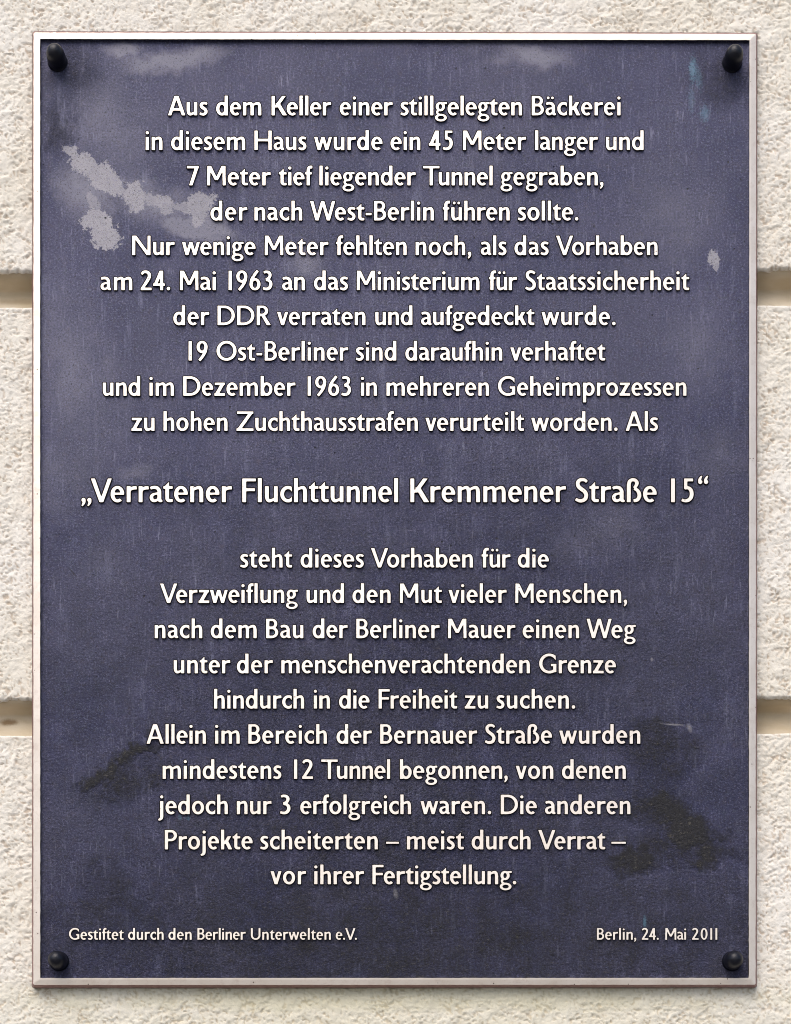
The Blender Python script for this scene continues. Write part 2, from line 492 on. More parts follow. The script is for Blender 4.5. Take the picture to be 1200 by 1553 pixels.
def block(y0, y1, patches, label):
    """one course of the wall: rough face, rounded edges where it meets a groove"""
    V, Fc, PR = [], [], []
    base = 0
    for (xp, yp) in patches:
        xs, ys = axis(xp), axis(yp)
        X, Y = np.meshgrid(xs, ys)
        RH, PO = rough(X, Y, True)
        H = WALL_H + RH
        e = np.full_like(X, 1e9)
        T = tilt(X)
        Yd = Y.copy()
        for (edge, sgn, rk) in ((y0, 1, 0.22), (y1, -1, 0.9)):
            if edge is None:
                continue
            dist = (Y - edge) * sgn
            rag = (vnoise(X, Y * 0 + edge, 13, 10) - .5) * 5 + (vnoise(X, Y * 0 + edge, 5, 11) - .5) * 3
            w = np.clip(1 - dist / 12.0, 0, 1) ** 2
            Yd += w * rag * rk
            if sgn == 1:
                H = H + (WALL_H + 0.5 - H) * np.clip(1 - dist / 9.0, 0, 1) * 0.8
            H -= np.clip(1 - dist / 3.5, 0, 1) ** 2.2 * 4.0
        # rows outside the edge fold back into the groove
        P = np.stack([(X - 600) * U, -H * U, ZC + (F - (Yd + T)) * U], -1)
        # scale so that face lies at plan position for its mean depth
        k = (D - WALL_H) / D
        P[..., 0] *= k
        P[..., 2] = ZC + (P[..., 2] - ZC) * k
        if y0 is not None and abs(ys[0] - y0) < 1e-6:
            r = P[0].copy(); r1 = r.copy(); r1[:, 1] += 1.2 * U; r1[:, 2] += 0.3 * U; r[:, 1] = (-(WALL_H - GROOVE - 4)) * U; r[:, 2] -= 1.5 * U
            P = np.concatenate([r[None], r1[None], P], 0); PO = np.concatenate([PO[:1] * 0, PO[:1] * 0, PO], 0)
        if y1 is not None and abs(ys[-1] - y1) < 1e-6:
            r = P[-1].copy(); r[:, 1] = (-(WALL_H - GROOVE - 4)) * U; r[:, 2] += 0.5 * U
            r[:, 2] -= 10 * U
            r1 = P[-1].copy(); r1[:, 1] += 1.0 * U; r1[:, 2] -= 0.8 * U; r2 = r1.copy(); r2[:, 1] += 3.0 * U; r2[:, 2] += 1.2 * U
            P = np.concatenate([P, r1[None], r2[None], r[None]], 0); PO = np.concatenate([PO, PO[:1] * 0, PO[:1] * 0, PO[:1] * 0], 0)
        ny, nx = P.shape[:2]
        idx = base + np.arange(ny * nx).reshape(ny, nx)
        V.append(P.reshape(-1, 3)); PR.append(PO.ravel())
        q = np.stack([idx[:-1, :-1], idx[1:, :-1], idx[1:, 1:], idx[:-1, 1:]], -1).reshape(-1, 4)
        Fc.append(q)
        base += ny * nx
    V = np.concatenate(V); Fc = np.concatenate(Fc)
    me = bpy.data.meshes.new('plaster_block')
    me.vertices.add(len(V)); me.vertices.foreach_set('co', V.ravel())
    me.loops.add(Fc.size); me.loops.foreach_set('vertex_index', Fc.ravel())
    me.polygons.add(len(Fc))
    me.polygons.foreach_set('loop_start', np.arange(0, Fc.size, 4))
    me.polygons.foreach_set('loop_total', np.full(len(Fc), 4))
    me.polygons.foreach_set('use_smooth', np.ones(len(Fc), bool))
    me.update()
    pa = me.attributes.new('pore', 'FLOAT', 'POINT')
    pa.data.foreach_set('value', np.concatenate(PR).astype(np.float32))
    me.materials.append(M_PLASTER)
    o = bpy.data.objects.new('plaster_block', me)
    col.objects.link(o); o.parent = wall
    o['label'] = label

S = 1.7
XF = [(-700, -60, 16), (-60, 80, S), (80, 1115, S), (1115, 1260, S), (1260, 1900, 16)]
XL = [(-700, -60, 16), (-60, 80, S)]
XM = [(80, 1115, 16)]
XR = [(1115, 1260, S), (1260, 1900, 16)]
block(None, 411, [(XF, [(-700, -60, 16), (-60, 80, S)]), (XL, [(80, 411, S)]), (XM, [(80, 411, 8)]), (XR, [(80, 411, S)])],
      'upper course of rough cream plaster')
block(465, 1061, [(XL, [(465, 1061, S)]), (XM, [(465, 1061, 8)]), (XR, [(465, 1061, S)])],
      'middle course of rough cream plaster between the grooves')
block(1115, None, [(XL, [(1115, 1465, S)]), (XM, [(1115, 1465, 8)]), (XR, [(1115, 1465, S)]),
                   (XF, [(1465, 1620, S), (1620, 2300, 16)])],
      'lower course of rough cream plaster')

def groove(y0, y1):
    """smooth V-shaped channel between two courses"""
    prof = [(y0 - 3, -5), (y0 + 1.5, -7), (y0 + 7, -20), (y0 + 12, -GROOVE + 2), (y0 + 14, -GROOVE), (y0 + 17, -GROOVE),
            (y0 + 20, -GROOVE + 0.5), (y0 + 34, -GROOVE + 4), (y1 - 5, -GROOVE + 11), (y1 - 2.5, -18), (y1 + 1, -6), (y1 + 4, -6)]
    xs = axis([(-700, -60, 40), (-60, 1260, 6), (1260, 1900, 40)])
    V, Fc = [], []
    for j, (py, dh) in enumerate(prof):
        for x in xs:
            w = 1.2 * (vnoise(x, py, 40, 3) - .5) + 0.7 * (vnoise(x, py, 12, 4) - .5)
            k = (D - WALL_H) / D * U
            V.append(((x - 600) * k, -(WALL_H + dh + w) * U, ZC + (F - (py + tilt(x) + w)) * k))
    n = len(xs)
    for j in range(len(prof) - 1):
        for i in range(n - 1):
            Fc.append((j * n + i, (j + 1) * n + i, (j + 1) * n + i + 1, j * n + i + 1))
    return link_mesh('groove', V, Fc, [M_JOINT], wall, smooth=True)
groove(411, 465)['label'] = 'upper smooth tan groove'
groove(1061, 1115)['label'] = 'lower smooth tan groove with a brown stain'

# ------------------------------------------------------------------ the plaque
plaque = empty('memorial_plaque', 'dark blue-grey bronze plaque with raised pale German lettering, bolted to the cream wall', 'plaque')

RIM_H = 5.0
outer = [(50.0, 48.2), (1148.0, 50.2), (1147.2, 1494.6), (49.6, 1495.0)]
inner = [(61.4, 59.6), (1136.4, 61.4), (1135.6, 1483.0), (61.6, 1483.2)]
outer_b = [(x, y + (2.4 if y > 1000 else 0)) for x, y in outer]
def ring_pts(q, off, r, n=4):
    """rounded quadrilateral, offset outwards by off"""
    cx = [(-1, -1), (1, -1), (1, 1), (-1, 1)]
    pts = []
    for k, ((x, y), (sx, sy)) in enumerate(zip(q, cx)):
        x += sx * off; y += sy * off
        a0 = [180, 270, 0, 90][k]
        ccx, ccy = x - sx * r, y - sy * r
        for i in range(n + 1):
            a = math.radians(a0 + 90 * i / n)
            pts.append((ccx + r * math.cos(a), ccy + r * math.sin(a)))
    return pts
def dense_ring(q, off, r, step=5.0):
    p = ring_pts(q, off, r)
    out = []
    for i in range(len(p)):
        a, b = p[i], p[(i + 1) % len(p)]
        L = math.dist(a, b)
        n = max(1, int(round(L / step))) if L > 20 else 1
        for k in range(n):
            t = k / n
            out.append((a[0] + (b[0] - a[0]) * t, a[1] + (b[1] - a[1]) * t))
    return out
def loft(name, rings, mats, fm, parent, smooth=False):
    """rings: list of (points, height) or 3-tuples with wobble; all with equal counts"""
    V, Fc, FM = [], [], []
    n = len(rings[0][0])
    for (pts, h, wob) in rings:
        for i, (x, y) in enumerate(pts):
            w = wob * (float(vnoise(x, y, 4, 5)) - .5) * 2
            V.append(at(x + w, y + w * .8, h))
    for j in range(len(rings) - 1):
        for i in range(n):
            a, b = j * n + i, j * n + (i + 1) % n
            Fc.append((a, b, b + n, a + n)); FM.append(fm[j])
    return link_mesh(name, V, Fc, mats, parent, FM, smooth)
# rim: resample every ring to the same number of points by using the same generator on each quad
def ringN(q, off, r, N=900):
    p = ring_pts(q, off, r)
    P = np.array(p + [p[0]])
    # parametrise by side so that corners correspond
    out = []
    per = 5
    for k in range(4):
        seg = [p[(k * per + i) % len(p)] for i in range(per)]
        out += seg
        a, b = p[(k * per + per - 1) % len(p)], p[(k * per + per) % len(p)]
        m = N // 4
        for i in range(1, m):
            t = i / m
            out.append((a[0] + (b[0] - a[0]) * t, a[1] + (b[1] - a[1]) * t))
    return out
loft('rim', [
    (ringN(outer_b, 1.2, 4), WALL_H - 3, 0.3),
    (ringN(outer_b, 0.8, 3.5), -8, 0.35),
    (ringN(outer, 0.0, 3), RIM_H - 3.6, 0.35),
    (ringN(outer, -1.0, 2.4), RIM_H - 1.2, 0.25),
    (ringN(inner, 3.4, 2), RIM_H - 0.2, 0.1),
    (ringN(inner, 0.9, 1), RIM_H, 0.2),
    (ringN(inner, 0.2, 0.8), RIM_H - 0.7, 0.3),
    (ringN(inner, -0.6, 0.6), -0.6, 0.1)],
    [M_FACE, M_SIDE, M_RIM], [1, 2, 2, 0, 0, 0, 1], plaque)  # rearmost band is dark to paint a contact shadow against the wall
# field: gently uneven cast sheet that turns up in a small cove at the rim
def field():
    xs = axis([(60.4, 70, 1.6), (70, 1127, 3), (1127, 1136.6, 1.6)])
    ys = axis([(59.4, 70, 1.6), (70, 1474, 3), (1474, 1484.2, 1.6)])
    X_, Y_ = np.meshgrid(xs, ys)
    d = np.minimum(np.minimum(X_ - 61.2, 1136.0 - X_), Y_ - 60.6)
    db = 1483.2 - Y_
    H = np.where(d < 3, (1 - np.clip(d, 0, 3) / 3) ** 2 * 0.8, 0.0)
    H = np.maximum(H, (1 - np.clip(db, 0, 6.5) / 6.5) ** 2 * 3.2)
    w = np.clip((np.minimum(d, db - 2) - 6) / 6, 0, 1)
    H += w * (0.7 * (vnoise(X_, Y_, 45, 6) - .5) + 0.3 * (vnoise(X_, Y_, 15, 7) - .5))
    A, am = stain_values('grime_shade', X_, Y_)
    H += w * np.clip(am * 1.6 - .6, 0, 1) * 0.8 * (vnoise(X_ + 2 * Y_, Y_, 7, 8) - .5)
    k = (D - H) / D * U
    V = np.stack([(X_ - 600) * k, -H * U, ZC + (F - Y_) * k], -1).reshape(-1, 3)
    ny, nx = X_.shape
    idx = np.arange(ny * nx).reshape(ny, nx)
    q = np.stack([idx[:-1, :-1], idx[1:, :-1], idx[1:, 1:], idx[:-1, 1:]], -1).reshape(-1, 4)
    o = link_mesh('field', V.tolist(), q.tolist(), [M_FIELD], plaque, smooth=True)
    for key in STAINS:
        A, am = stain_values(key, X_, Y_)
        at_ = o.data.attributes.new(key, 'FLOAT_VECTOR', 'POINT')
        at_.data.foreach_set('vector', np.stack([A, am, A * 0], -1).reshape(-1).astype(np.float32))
field()

# four domed bolts
def bolt_mesh():
    prof = [(15.2, -1.0), (15.2, 1.2), (14.2, 2.4), (13.9, 3.0), (14.1, 9), (13.8, 15), (13.0, 20.5), (11.3, 25), (8.9, 28.2), (5.9, 30.4), (2.8, 31.5), (0.0, 31.8)]
    n = 40
    V, Fc = [], []
    for r, h in prof[:-1]:
        for i in range(n):
            a = 2 * math.pi * i / n
            V.append((r * math.cos(a) * U, -h * U, r * math.sin(a) * U))
    V.append((0, -prof[-1][1] * U, 0))
    m = len(prof) - 1
    for j in range(m - 1):
        for i in range(n):
            a, b = j * n + i, j * n + (i + 1) % n
            Fc.append((a, b, b + n, a + n))
    for i in range(n):
        Fc.append(((m - 1) * n + i, (m - 1) * n + (i + 1) % n, len(V) - 1))
    me = bpy.data.meshes.new('bolt')
    me.from_pydata(V, [], Fc)
    me.polygons.foreach_set('use_smooth', [True] * len(Fc))
    me.materials.append(M_BOLT)
    return me
bm_ = bolt_mesh()
for (x, y, rot) in ((87.5, 94.0, 0), (1110.5, 95.5, 40), (89.8, 1458.2, 100), (1110.3, 1458.2, 200)):
    b = bpy.data.objects.new('bolt', bm_)
    col.objects.link(b); b.parent = plaque
    b.location = at(x, y, 0)
    b.rotation_euler = (0, math.radians(rot), 0)

# ------------------------------------------------------------------ lettering: humanist sans drawn stroke by stroke
CAP, X, W, T = 700, 475, 124, 104
def rect(x0, y0, x1, y1): return ('+', [(x0, y0), (x1, y0), (x1, y1), (x0, y1)])
def cut(x0, y0, x1, y1): return ('-', [(x0, y0), (x1, y0), (x1, y1), (x0, y1)])
def para(b0, b1, t0, t1, y0=0, y1=CAP): return ('+', [(b0, y0), (b1, y0), (t1, y1), (t0, y1)])
def ell(cx, cy, rx, ry, s='+', n=40):
    return (s, [(cx + rx * math.cos(2 * math.pi * i / n), cy + ry * math.sin(2 * math.pi * i / n)) for i in range(n)])
def ring(x0, x1, y0, y1, wx=W, wy=T):
    cx, cy = (x0 + x1) / 2, (y0 + y1) / 2
    return [ell(cx, cy, (x1 - x0) / 2, (y1 - y0) / 2), ell(cx, cy, (x1 - x0) / 2 - wx, (y1 - y0) / 2 - wy, '-')]
def sector(x0, x1, y0, y1, a0, a1, wx=W, wy=T, n=40):
    cx, cy, rx, ry = (x0 + x1) / 2, (y0 + y1) / 2, (x1 - x0) / 2, (y1 - y0) / 2
    A = [math.radians(a0 + (a1 - a0) * i / n) for i in range(n + 1)]
    return ('+', [(cx + rx * math.cos(a), cy + ry * math.sin(a)) for a in A] +
            [(cx + (rx - wx) * math.cos(a), cy + (ry - wy) * math.sin(a)) for a in reversed(A)])
def path(pts, ws, seg=7):
    P = [np.array(p, float) for p in pts]
    C, Wd = [], []
    for i in range(len(P) - 1):
        p0 = P[i - 1] if i else 2 * P[0] - P[1]
        p1, p2 = P[i], P[i + 1]
        p3 = P[i + 2] if i + 2 < len(P) else 2 * P[-1] - P[-2]
        for k in range(seg):
            t = k / seg
            C.append(0.5 * ((2 * p1) + (-p0 + p2) * t + (2 * p0 - 5 * p1 + 4 * p2 - p3) * t * t + (-p0 + 3 * p1 - 3 * p2 + p3) * t ** 3))
            Wd.append(ws[i] + (ws[i + 1] - ws[i]) * t)
    C.append(P[-1]); Wd.append(ws[-1])
    L, R = [], []
    for i, c in enumerate(C):
        d = C[min(i + 1, len(C) - 1)] - C[max(i - 1, 0)]
        d /= np.linalg.norm(d)
        nrm = np.array((-d[1], d[0])) * Wd[i] / 2
        L.append(tuple(c + nrm)); R.append(tuple(c - nrm))
    return ('p', L + R[::-1], L, R)
def bowl(x1, y0, y1, xs, wx=W, wy=T):
    """D shape: flat left side at 0, round right side; hollow"""
    def half(xr, a, b, xs_):
        cy, ry, rx = (a + b) / 2, (b - a) / 2, xr - xs_
        return [(20, a), (xs_, a)] + [(xs_ + rx * math.cos(t), cy + ry * math.sin(t)) for t in np.linspace(-math.pi / 2, math.pi / 2, 26)] + [(20, b)]
    return [('+', half(x1, y0, y1, xs)), ('-', half(x1 - wx, y0 + wy, y1 - wy, min(xs, x1 - wx - 10)))]
def rot(prims, cx, cy):
    out = []
    for p in prims:
        f = lambda q: [(2 * cx - x, 2 * cy - y) for x, y in q]
        out.append((p[0],) + tuple(f(q) for q in p[1:]))
    return out
def shift(prims, dx, dy=0):
    return [(p[0],) + tuple([(x + dx, y + dy) for x, y in q] for q in p[1:]) for p in prims]
def arch(x_end, x0=0):
    c = x_end - W / 2
    m = (x0 + W + c) / 2
    return [path([(x0 + 78, 300), (x0 + 112, 378), (m + 18, 431), (c - 22, 396), (c, 300), (c, 270)], [60, 78, 106, 116, W, W]), rect(x_end - W, 0, x_end, 300)]
def comma():
    return [ell(66, 62, 68, 68), path([(82, 70), (84, 5), (50, -65), (12, -118)], [100, 96, 74, 42])]
G = {}
def g(ch, prims, lb, rb):
    G[ch] = (prims, lb, rb)
ST, RO, DI = 42, 20, 2
g('i', [rect(0, 0, W, X), ell(W / 2, 617, 64, 60)], ST, ST)
g('l', [rect(0, 0, W, 708)], ST, ST)
n_ = [rect(0, 0, W, X)] + arch(388)
g('n', n_, ST, ST - 4)
g('h', [rect(0, 0, W, 708)] + arch(388), ST, ST - 4)
g('m', [rect(0, 0, W, X)] + arch(386) + arch(656, 262), ST, ST - 4)
g('u', rot(n_, 194, X / 2), ST - 4, ST)
udots = [ell(112, 622, 54, 54), ell(272, 622, 54, 54)]
g('ü', rot(n_, 194, X / 2) + udots, ST - 4, ST)
g('r', [rect(0, 0, W, X), path([(74, 290), (112, 368), (180, 412), (300, 424)], [60, 84, 104, 112])], ST, -4)
g('o', ring(0, 444, -9, X + 9), RO, RO)
g('c', ring(0, 470, -9, X + 9, W, T) + [cut(354, -50, 480, 560)], RO, 8)
g('e', [sector(0, 412, -9, X + 9, -5, 312, W, T - 6), rect(90, 212, 395, 290), cut(408, 0, 500, 400)], RO, 14)
a_ = [rect(232, 60, 232 + W, 310), path([(294, 110), (300, 58), (336, 38), (388, 52)], [W - 4, 108, 84, 62]), path([(28, 400), (90, 428), (170, 433), (246, 405), (290, 335), (294, 270)], [92, 98, 104, 112, 120, W]),
      path([(262, 262), (170, 246), (92, 212), (62, 140), (90, 70), (150, 44), (222, 66), (272, 118)], [66, 76, 96, 118, 108, 94, 80, 66])]
g('a', a_, 14, 0)
g('ä', a_ + [ell(106, 622, 54, 54), ell(258, 622, 54, 54)], 14, 0)
g('b', ring(8, 426, -9, X + 9) + [rect(0, 0, W, 708)], ST, RO)
g('p', ring(8, 426, -9, X + 9) + [rect(0, -238, W, X)], ST, RO)
g('d', ring(0, 418, -9, X + 9) + [rect(302, 0, 302 + W, 708)], RO, ST)
g('g', ring(26, 366, 142, X + 9, 114, 84) + ring(0, 432, -218, 62, 108, 80)
  + [path([(124, 172), (78, 128), (98, 70), (160, 40)], [76, 84, 80, 70]), path([(280, 425), (345, 436), (436, 438)], [70, 76, 84])], 10, -2)
g('f', [rect(50, 0, 50 + W, 545), path([(112, 520), (118, 590), (160, 646), (262, 652)], [W, 122, 112, 106]), rect(0, 386, 238, X)], 6, -22)
g('t', [rect(56, 110, 56 + W, X), ('+', [(8, X - 40), (56 + W, 616), (56 + W, X - 40)]), rect(0, 386, 284, X),
        path([(118, 150), (122, 92), (166, 50), (284, 50)], [W, 120, 104, 92])], 6, 8)
g('k', [rect(0, 0, W, 708), para(70, 205, 232, 378, 190, X), para(262, 412, 110, 255, 0, 320)], ST, -4)
g('v', [para(150, 262, 0, 132, 0, X), para(150, 262, 288, 408, 0, X)], DI, DI)
g('w', [para(128, 240, 0, 128, 0, X), para(128, 240, 262, 374, 0, X), para(402, 514, 266, 378, 0, X), para(402, 514, 530, 648, 0, X)], DI, DI)
g('z', [rect(14, X - 96, 378, X), rect(0, 0, 386, 96), para(2, 150, 228, 378, 40, X - 40)], 14, 14)
g('s', [path([(290, 402), (218, 434), (128, 432), (72, 372), (98, 296), (172, 246), (234, 190), (244, 118), (192, 52), (110, 42), (14, 76)],
             [84, 98, 106, 116, 116, 122, 116, 116, 106, 98, 84])], 14, 14)
g('j', [rect(0, -90, W, X), ell(W / 2, 617, 64, 60), path([(62, -70), (54, -130), (10, -176), (-62, -202)], [W, 118, 100, 66])], ST, ST)
g('ß', [rect(0, 0, W, 520), path([(62, 500), (78, 590), (150, 652), (248, 640), (298, 560), (262, 472), (208, 408)], [W, 116, 104, 108, 118, 104, 84]),
        path([(208, 400), (306, 352), (358, 262), (362, 160), (300, 66), (192, 48)], [84, 108, 122, 122, 110, 100])], ST, RO)
g('A', [para(0, 130, 236, 356), para(492, 628, 258, 384), rect(120, 168, 490, 258)], DI, DI)
g('B', bowl(404, 330, CAP, 205, 118, 92) + [('k', bowl(440, 0, 412, 205, W, 96))] + [rect(0, 0, W, CAP)], ST, RO)
g('D', bowl(620, 0, CAP, 240, W, 98) + [rect(0, 0, W, CAP)], ST, RO)
g('F', [rect(0, 0, W, CAP), rect(0, CAP - 98, 404, CAP), rect(0, 318, 380, 412)], ST, 6)
g('G', ring(0, 730, -9, CAP + 9, W + 2, T) + [cut(596, -50, 800, 800), rect(500, 40, 622, 344), rect(420, 252, 622, 344)], RO, 34)
g('H', [rect(0, 0, W, CAP), rect(616 - W, 0, 616, CAP), rect(60, 310, 560, 406)], ST, ST)
g('K', [rect(0, 0, W, CAP), para(70, 215, 372, 520, 280, CAP), para(392, 560, 130, 290, 0, 440)], ST, -4)
g('M', [para(0, 116, 8, 124), para(552, 668, 544, 660), para(275, 393, 4, 150, 190, CAP), para(275, 393, 518, 664, 190, CAP)], ST - 6, ST - 6)
g('N', [rect(0, 0, 116, CAP), rect(544, 0, 660, CAP), para(508, 660, 0, 152)], ST, ST)
g('O', ring(0, 724, -10, CAP + 10, W + 2, T), RO, RO)
g('P', bowl(442, 286, CAP, 215, W, 96) + [rect(0, 0, W, CAP)], ST, 8)
g('R', bowl(412, 318, CAP, 200, W, 94) + [rect(0, 0, W, CAP), para(352, 512, 150, 290, 0, 350)], ST, -6)
g('S', [path([(352, 590), (272, 650), (160, 652), (84, 580), (96, 470), (176, 392), (270, 322), (324, 225), (304, 110), (220, 50), (112, 48), (14, 98)],
             [92, 104, 112, 122, 124, 126, 126, 126, 122, 112, 104, 92])], 18, 14)
g('T', [rect(0, CAP - 98, 592, CAP), rect(296 - W / 2, 0, 296 + W / 2, CAP)], 4, 4)
g('U', [rect(0, 250, W, CAP), rect(580 - W, 250, 580, CAP), sector(0, 580, -10, 530, 180, 360, W, T)], ST, ST)
g('V', [para(254, 374, 0, 132), para(254, 374, 500, 626)], DI, DI)
g('W', [para(196, 312, 0, 130), para(196, 312, 398, 514), para(598, 714, 398, 514), para(598, 714, 784, 908)], DI, DI)
g('Z', [rect(18, CAP - 98, 606, CAP), rect(0, 0, 612, 98), para(4, 158, 450, 604, 40, CAP - 40)], 12, 12)
g('0', ring(0, 424, -9, CAP + 6, W, T), 28, 28)
g('1', [rect(0, 0, W, CAP)], 70, 104)
g('2', [path([(34, 560), (90, 636), (190, 656), (286, 604), (312, 500), (262, 376), (160, 220), (66, 70)], [90, 100, 106, 118, 124, 122, 114, 110]), rect(0, 0, 392, 98)], 28, 22)
g('3', [path([(34, 630), (130, 654), (226, 626), (266, 545), (228, 440), (110, 372)], [92, 102, 112, 120, 108, 92]),
        path([(110, 366), (220, 350), (286, 270), (286, 165), (226, 72), (122, 44), (8, 74)], [90, 106, 120, 124, 114, 102, 92])], 26, 26)
g('4', [para(0, 128, 228, 362, 160, CAP), rect(0, 152, 424, 246), rect(244, 0, 244 + 118, CAP)], 14, 14)
g('5', [rect(78, CAP - 98, 352, CAP), rect(78, 380, 182, CAP), path([(100, 398), (180, 424), (266, 376), (302, 270), (286, 150), (214, 66), (110, 44), (6, 72)], [84, 104, 118, 124, 122, 110, 100, 90])], 26, 26)
six = ring(0, 404, -9, 436, W, 98) + [path([(62, 212), (84, 360), (152, 500), (232, 610), (306, 700)], [122, 120, 112, 108, 106])]
g('6', six, 22, 22)
g('9', rot(six, 202, CAP / 2), 22, 22)
g('7', [rect(0, CAP - 98, 424, CAP), para(72, 204, 290, 424, 0, CAP - 40)], 22, 22)
g('.', [ell(68, 60, 70, 68)], 34, 30)
g(',', comma(), 26, 30)
g('-', [rect(0, 184, 212, 272)], 26, 26)
g('–', [rect(0, 196, 470, 276)], 20, 20)
g('„', shift(comma(), 8, 6) + shift(comma(), 178, 6), 10, -30)
lq = shift(rot(comma(), 66, 62), 0, 530)
g('“', lq + shift(lq, 172), 46, 10)
KERN = {('V', 'e'): -66, ('V', 'o'): -66, ('W', 'e'): -46, ('T', 'u'): -66, ('K', 'r'): -10, ('F', 'r'): -30, ('F', 'e'): -24, ('F', 'l'): 0,
        ('.', 'V'): -20, ('V', '.'): -60, ('r', ','): -30, ('P', 'r'): -4, ('n', ','): -6, ('f', 't'): -6, ('A', 'u'): -8, ('A', 'l'): 14,
        ('f', 'ü'): 26, ('r', 't'): 16, ('r', 'z'): 16, ('v', 'e'): -10, ('w', 'e'): -8, ('R', 'e'): 0, ('K', 'e'): -20, ('1', '1'): -60, ('0', '1'): -10}

STEP = 5.0
def inside(px, py, poly, nonzero=False):
    P = np.array(poly, float); Q = np.roll(P, -1, 0)
    res = np.zeros(px.shape, int)
    for (x0, y0), (x1, y1) in zip(P, Q):
        if y0 == y1: continue
        c = ((y0 <= py) != (y1 <= py))
        xi = x0 + (py - y0) * (x1 - x0) / (y1 - y0)
        res += np.where(c & (px < xi), 1 if y1 > y0 else -1, 0)
    return res != 0
def raster(prims, gx, gy):
    M = np.zeros(gx.shape, bool)
    for p in prims:
        if p[0] == '+': M |= inside(gx, gy, p[1])
        elif p[0] == '-': M &= ~inside(gx, gy, p[1])
        elif p[0] == 'k': M |= raster(p[1], gx, gy)
        elif p[0] == 'p':
            L, R = p[2], p[3]
            M |= inside(gx, gy, p[1])
            for i in range(len(L) - 1):
                M |= inside(gx, gy, [L[i], L[i + 1], R[i + 1], R[i]])
    return M
def blur(A, s):
    r = int(3 * s) + 1
    k = np.exp(-np.arange(-r, r + 1) ** 2 / (2 * s * s)); k /= k.sum()
    B = np.zeros_like(A)
    for i, w in enumerate(k): B += w * np.roll(A, i - r, 0)
    C = np.zeros_like(A)
    for i, w in enumerate(k): C += w * np.roll(B, i - r, 1)
    return C
def contours(Fd, x0, y0, step, lev=0.5):
    """marching squares: closed loops with the solid on the left"""
    ny, nx = Fd.shape
    S_ = Fd > lev
    code = S_[:-1, :-1] * 1 + S_[:-1, 1:] * 2 + S_[1:, 1:] * 4 + S_[1:, :-1] * 8
    nxt = {}
    def pt(e):
        (i, j, k) = e    # k 0 horizontal edge from (i,j) to (i+1,j); 1 vertical
        if k == 0:
            a, b = Fd[j, i], Fd[j, i + 1]; t = (lev - a) / (b - a); return (x0 + (i + t) * step, y0 + j * step)
        a, b = Fd[j, i], Fd[j + 1, i]; t = (lev - a) / (b - a); return (x0 + i * step, y0 + (j + t) * step)
    tab = {1: [('L', 'B')], 2: [('B', 'R')], 3: [('L', 'R')], 4: [('R', 'T')], 5: [('L', 'B'), ('R', 'T')], 6: [('B', 'T')], 7: [('L', 'T')],
           8: [('T', 'L')], 9: [('T', 'B')], 10: [('B', 'R'), ('T', 'L')], 11: [('T', 'R')], 12: [('R', 'L')], 13: [('R', 'B')], 14: [('B', 'L')]}
    js, is_ = np.nonzero((code > 0) & (code < 15))
    for j, i in zip(js.tolist(), is_.tolist()):
        E = {'B': (i, j, 0), 'T': (i, j + 1, 0), 'L': (i, j, 1), 'R': (i + 1, j, 1)}
        for a, b in tab[int(code[j, i])]:
            nxt[E[a]] = E[b]
    loops = []
    while nxt:
        s, e = nxt.popitem()
        lp = [s]
        while e != s:
            lp.append(e)
            e = nxt.pop(e)
        loops.append(np.array([pt(q) for q in lp])[::-1])
    return loops
def simplify(P, tol):
    n = len(P)
    if n < 8: return P
    k = int(np.argmax(np.linalg.norm(P - P[0], axis=1)))
    def dp(a):
        if len(a) < 3: return [a[0], a[-1]]
        d = a[-1] - a[0]; L = np.linalg.norm(d) + 1e-9
        e = np.abs(d[0] * (a[:, 1] - a[0, 1]) - d[1] * (a[:, 0] - a[0, 0])) / L
        m = int(np.argmax(e))
        if e[m] < tol: return [a[0], a[-1]]
        return dp(a[:m + 1])[:-1] + dp(a[m:])
    A = dp(P[:k + 1]); B = dp(np.concatenate([P[k:], P[:1]]))
    return np.array(A[:-1] + B[:-1])

GL = {}
def glyph(ch, bold=0.0):
    """(loops, min x, max x): outlines of one letter"""
    key = (ch, bold)
    if key in GL: return GL[key]
    prims, lb, rb = G[ch]
    x0, y0, x1, y1 = -160, -300, 1000, 800
    allx = []
    def walk(ps):
        for p in ps:
            if p[0] == 'k': walk(p[1])
            elif p[0] != '-': allx.extend(q[0] for q in p[1])
    walk(prims)
    x0, x1 = min(allx) - 60, max(allx) + 60
    gx, gy = np.meshgrid(np.arange(x0, x1, STEP), np.arange(y0, y1, STEP))
    M = raster(prims, gx, gy).astype(float)
    Bf = blur(M, 2.1)
    lev = 0.5 - bold + 0.13
    loops = [simplify(l, 1.6) for l in contours(Bf, x0, y0, STEP, lev) if len(l) > 10]
    mx0 = min(l[:, 0].min() for l in loops); mx1 = max(l[:, 0].max() for l in loops)
    GL[key] = (loops, mx0, mx1)
    return GL[key]

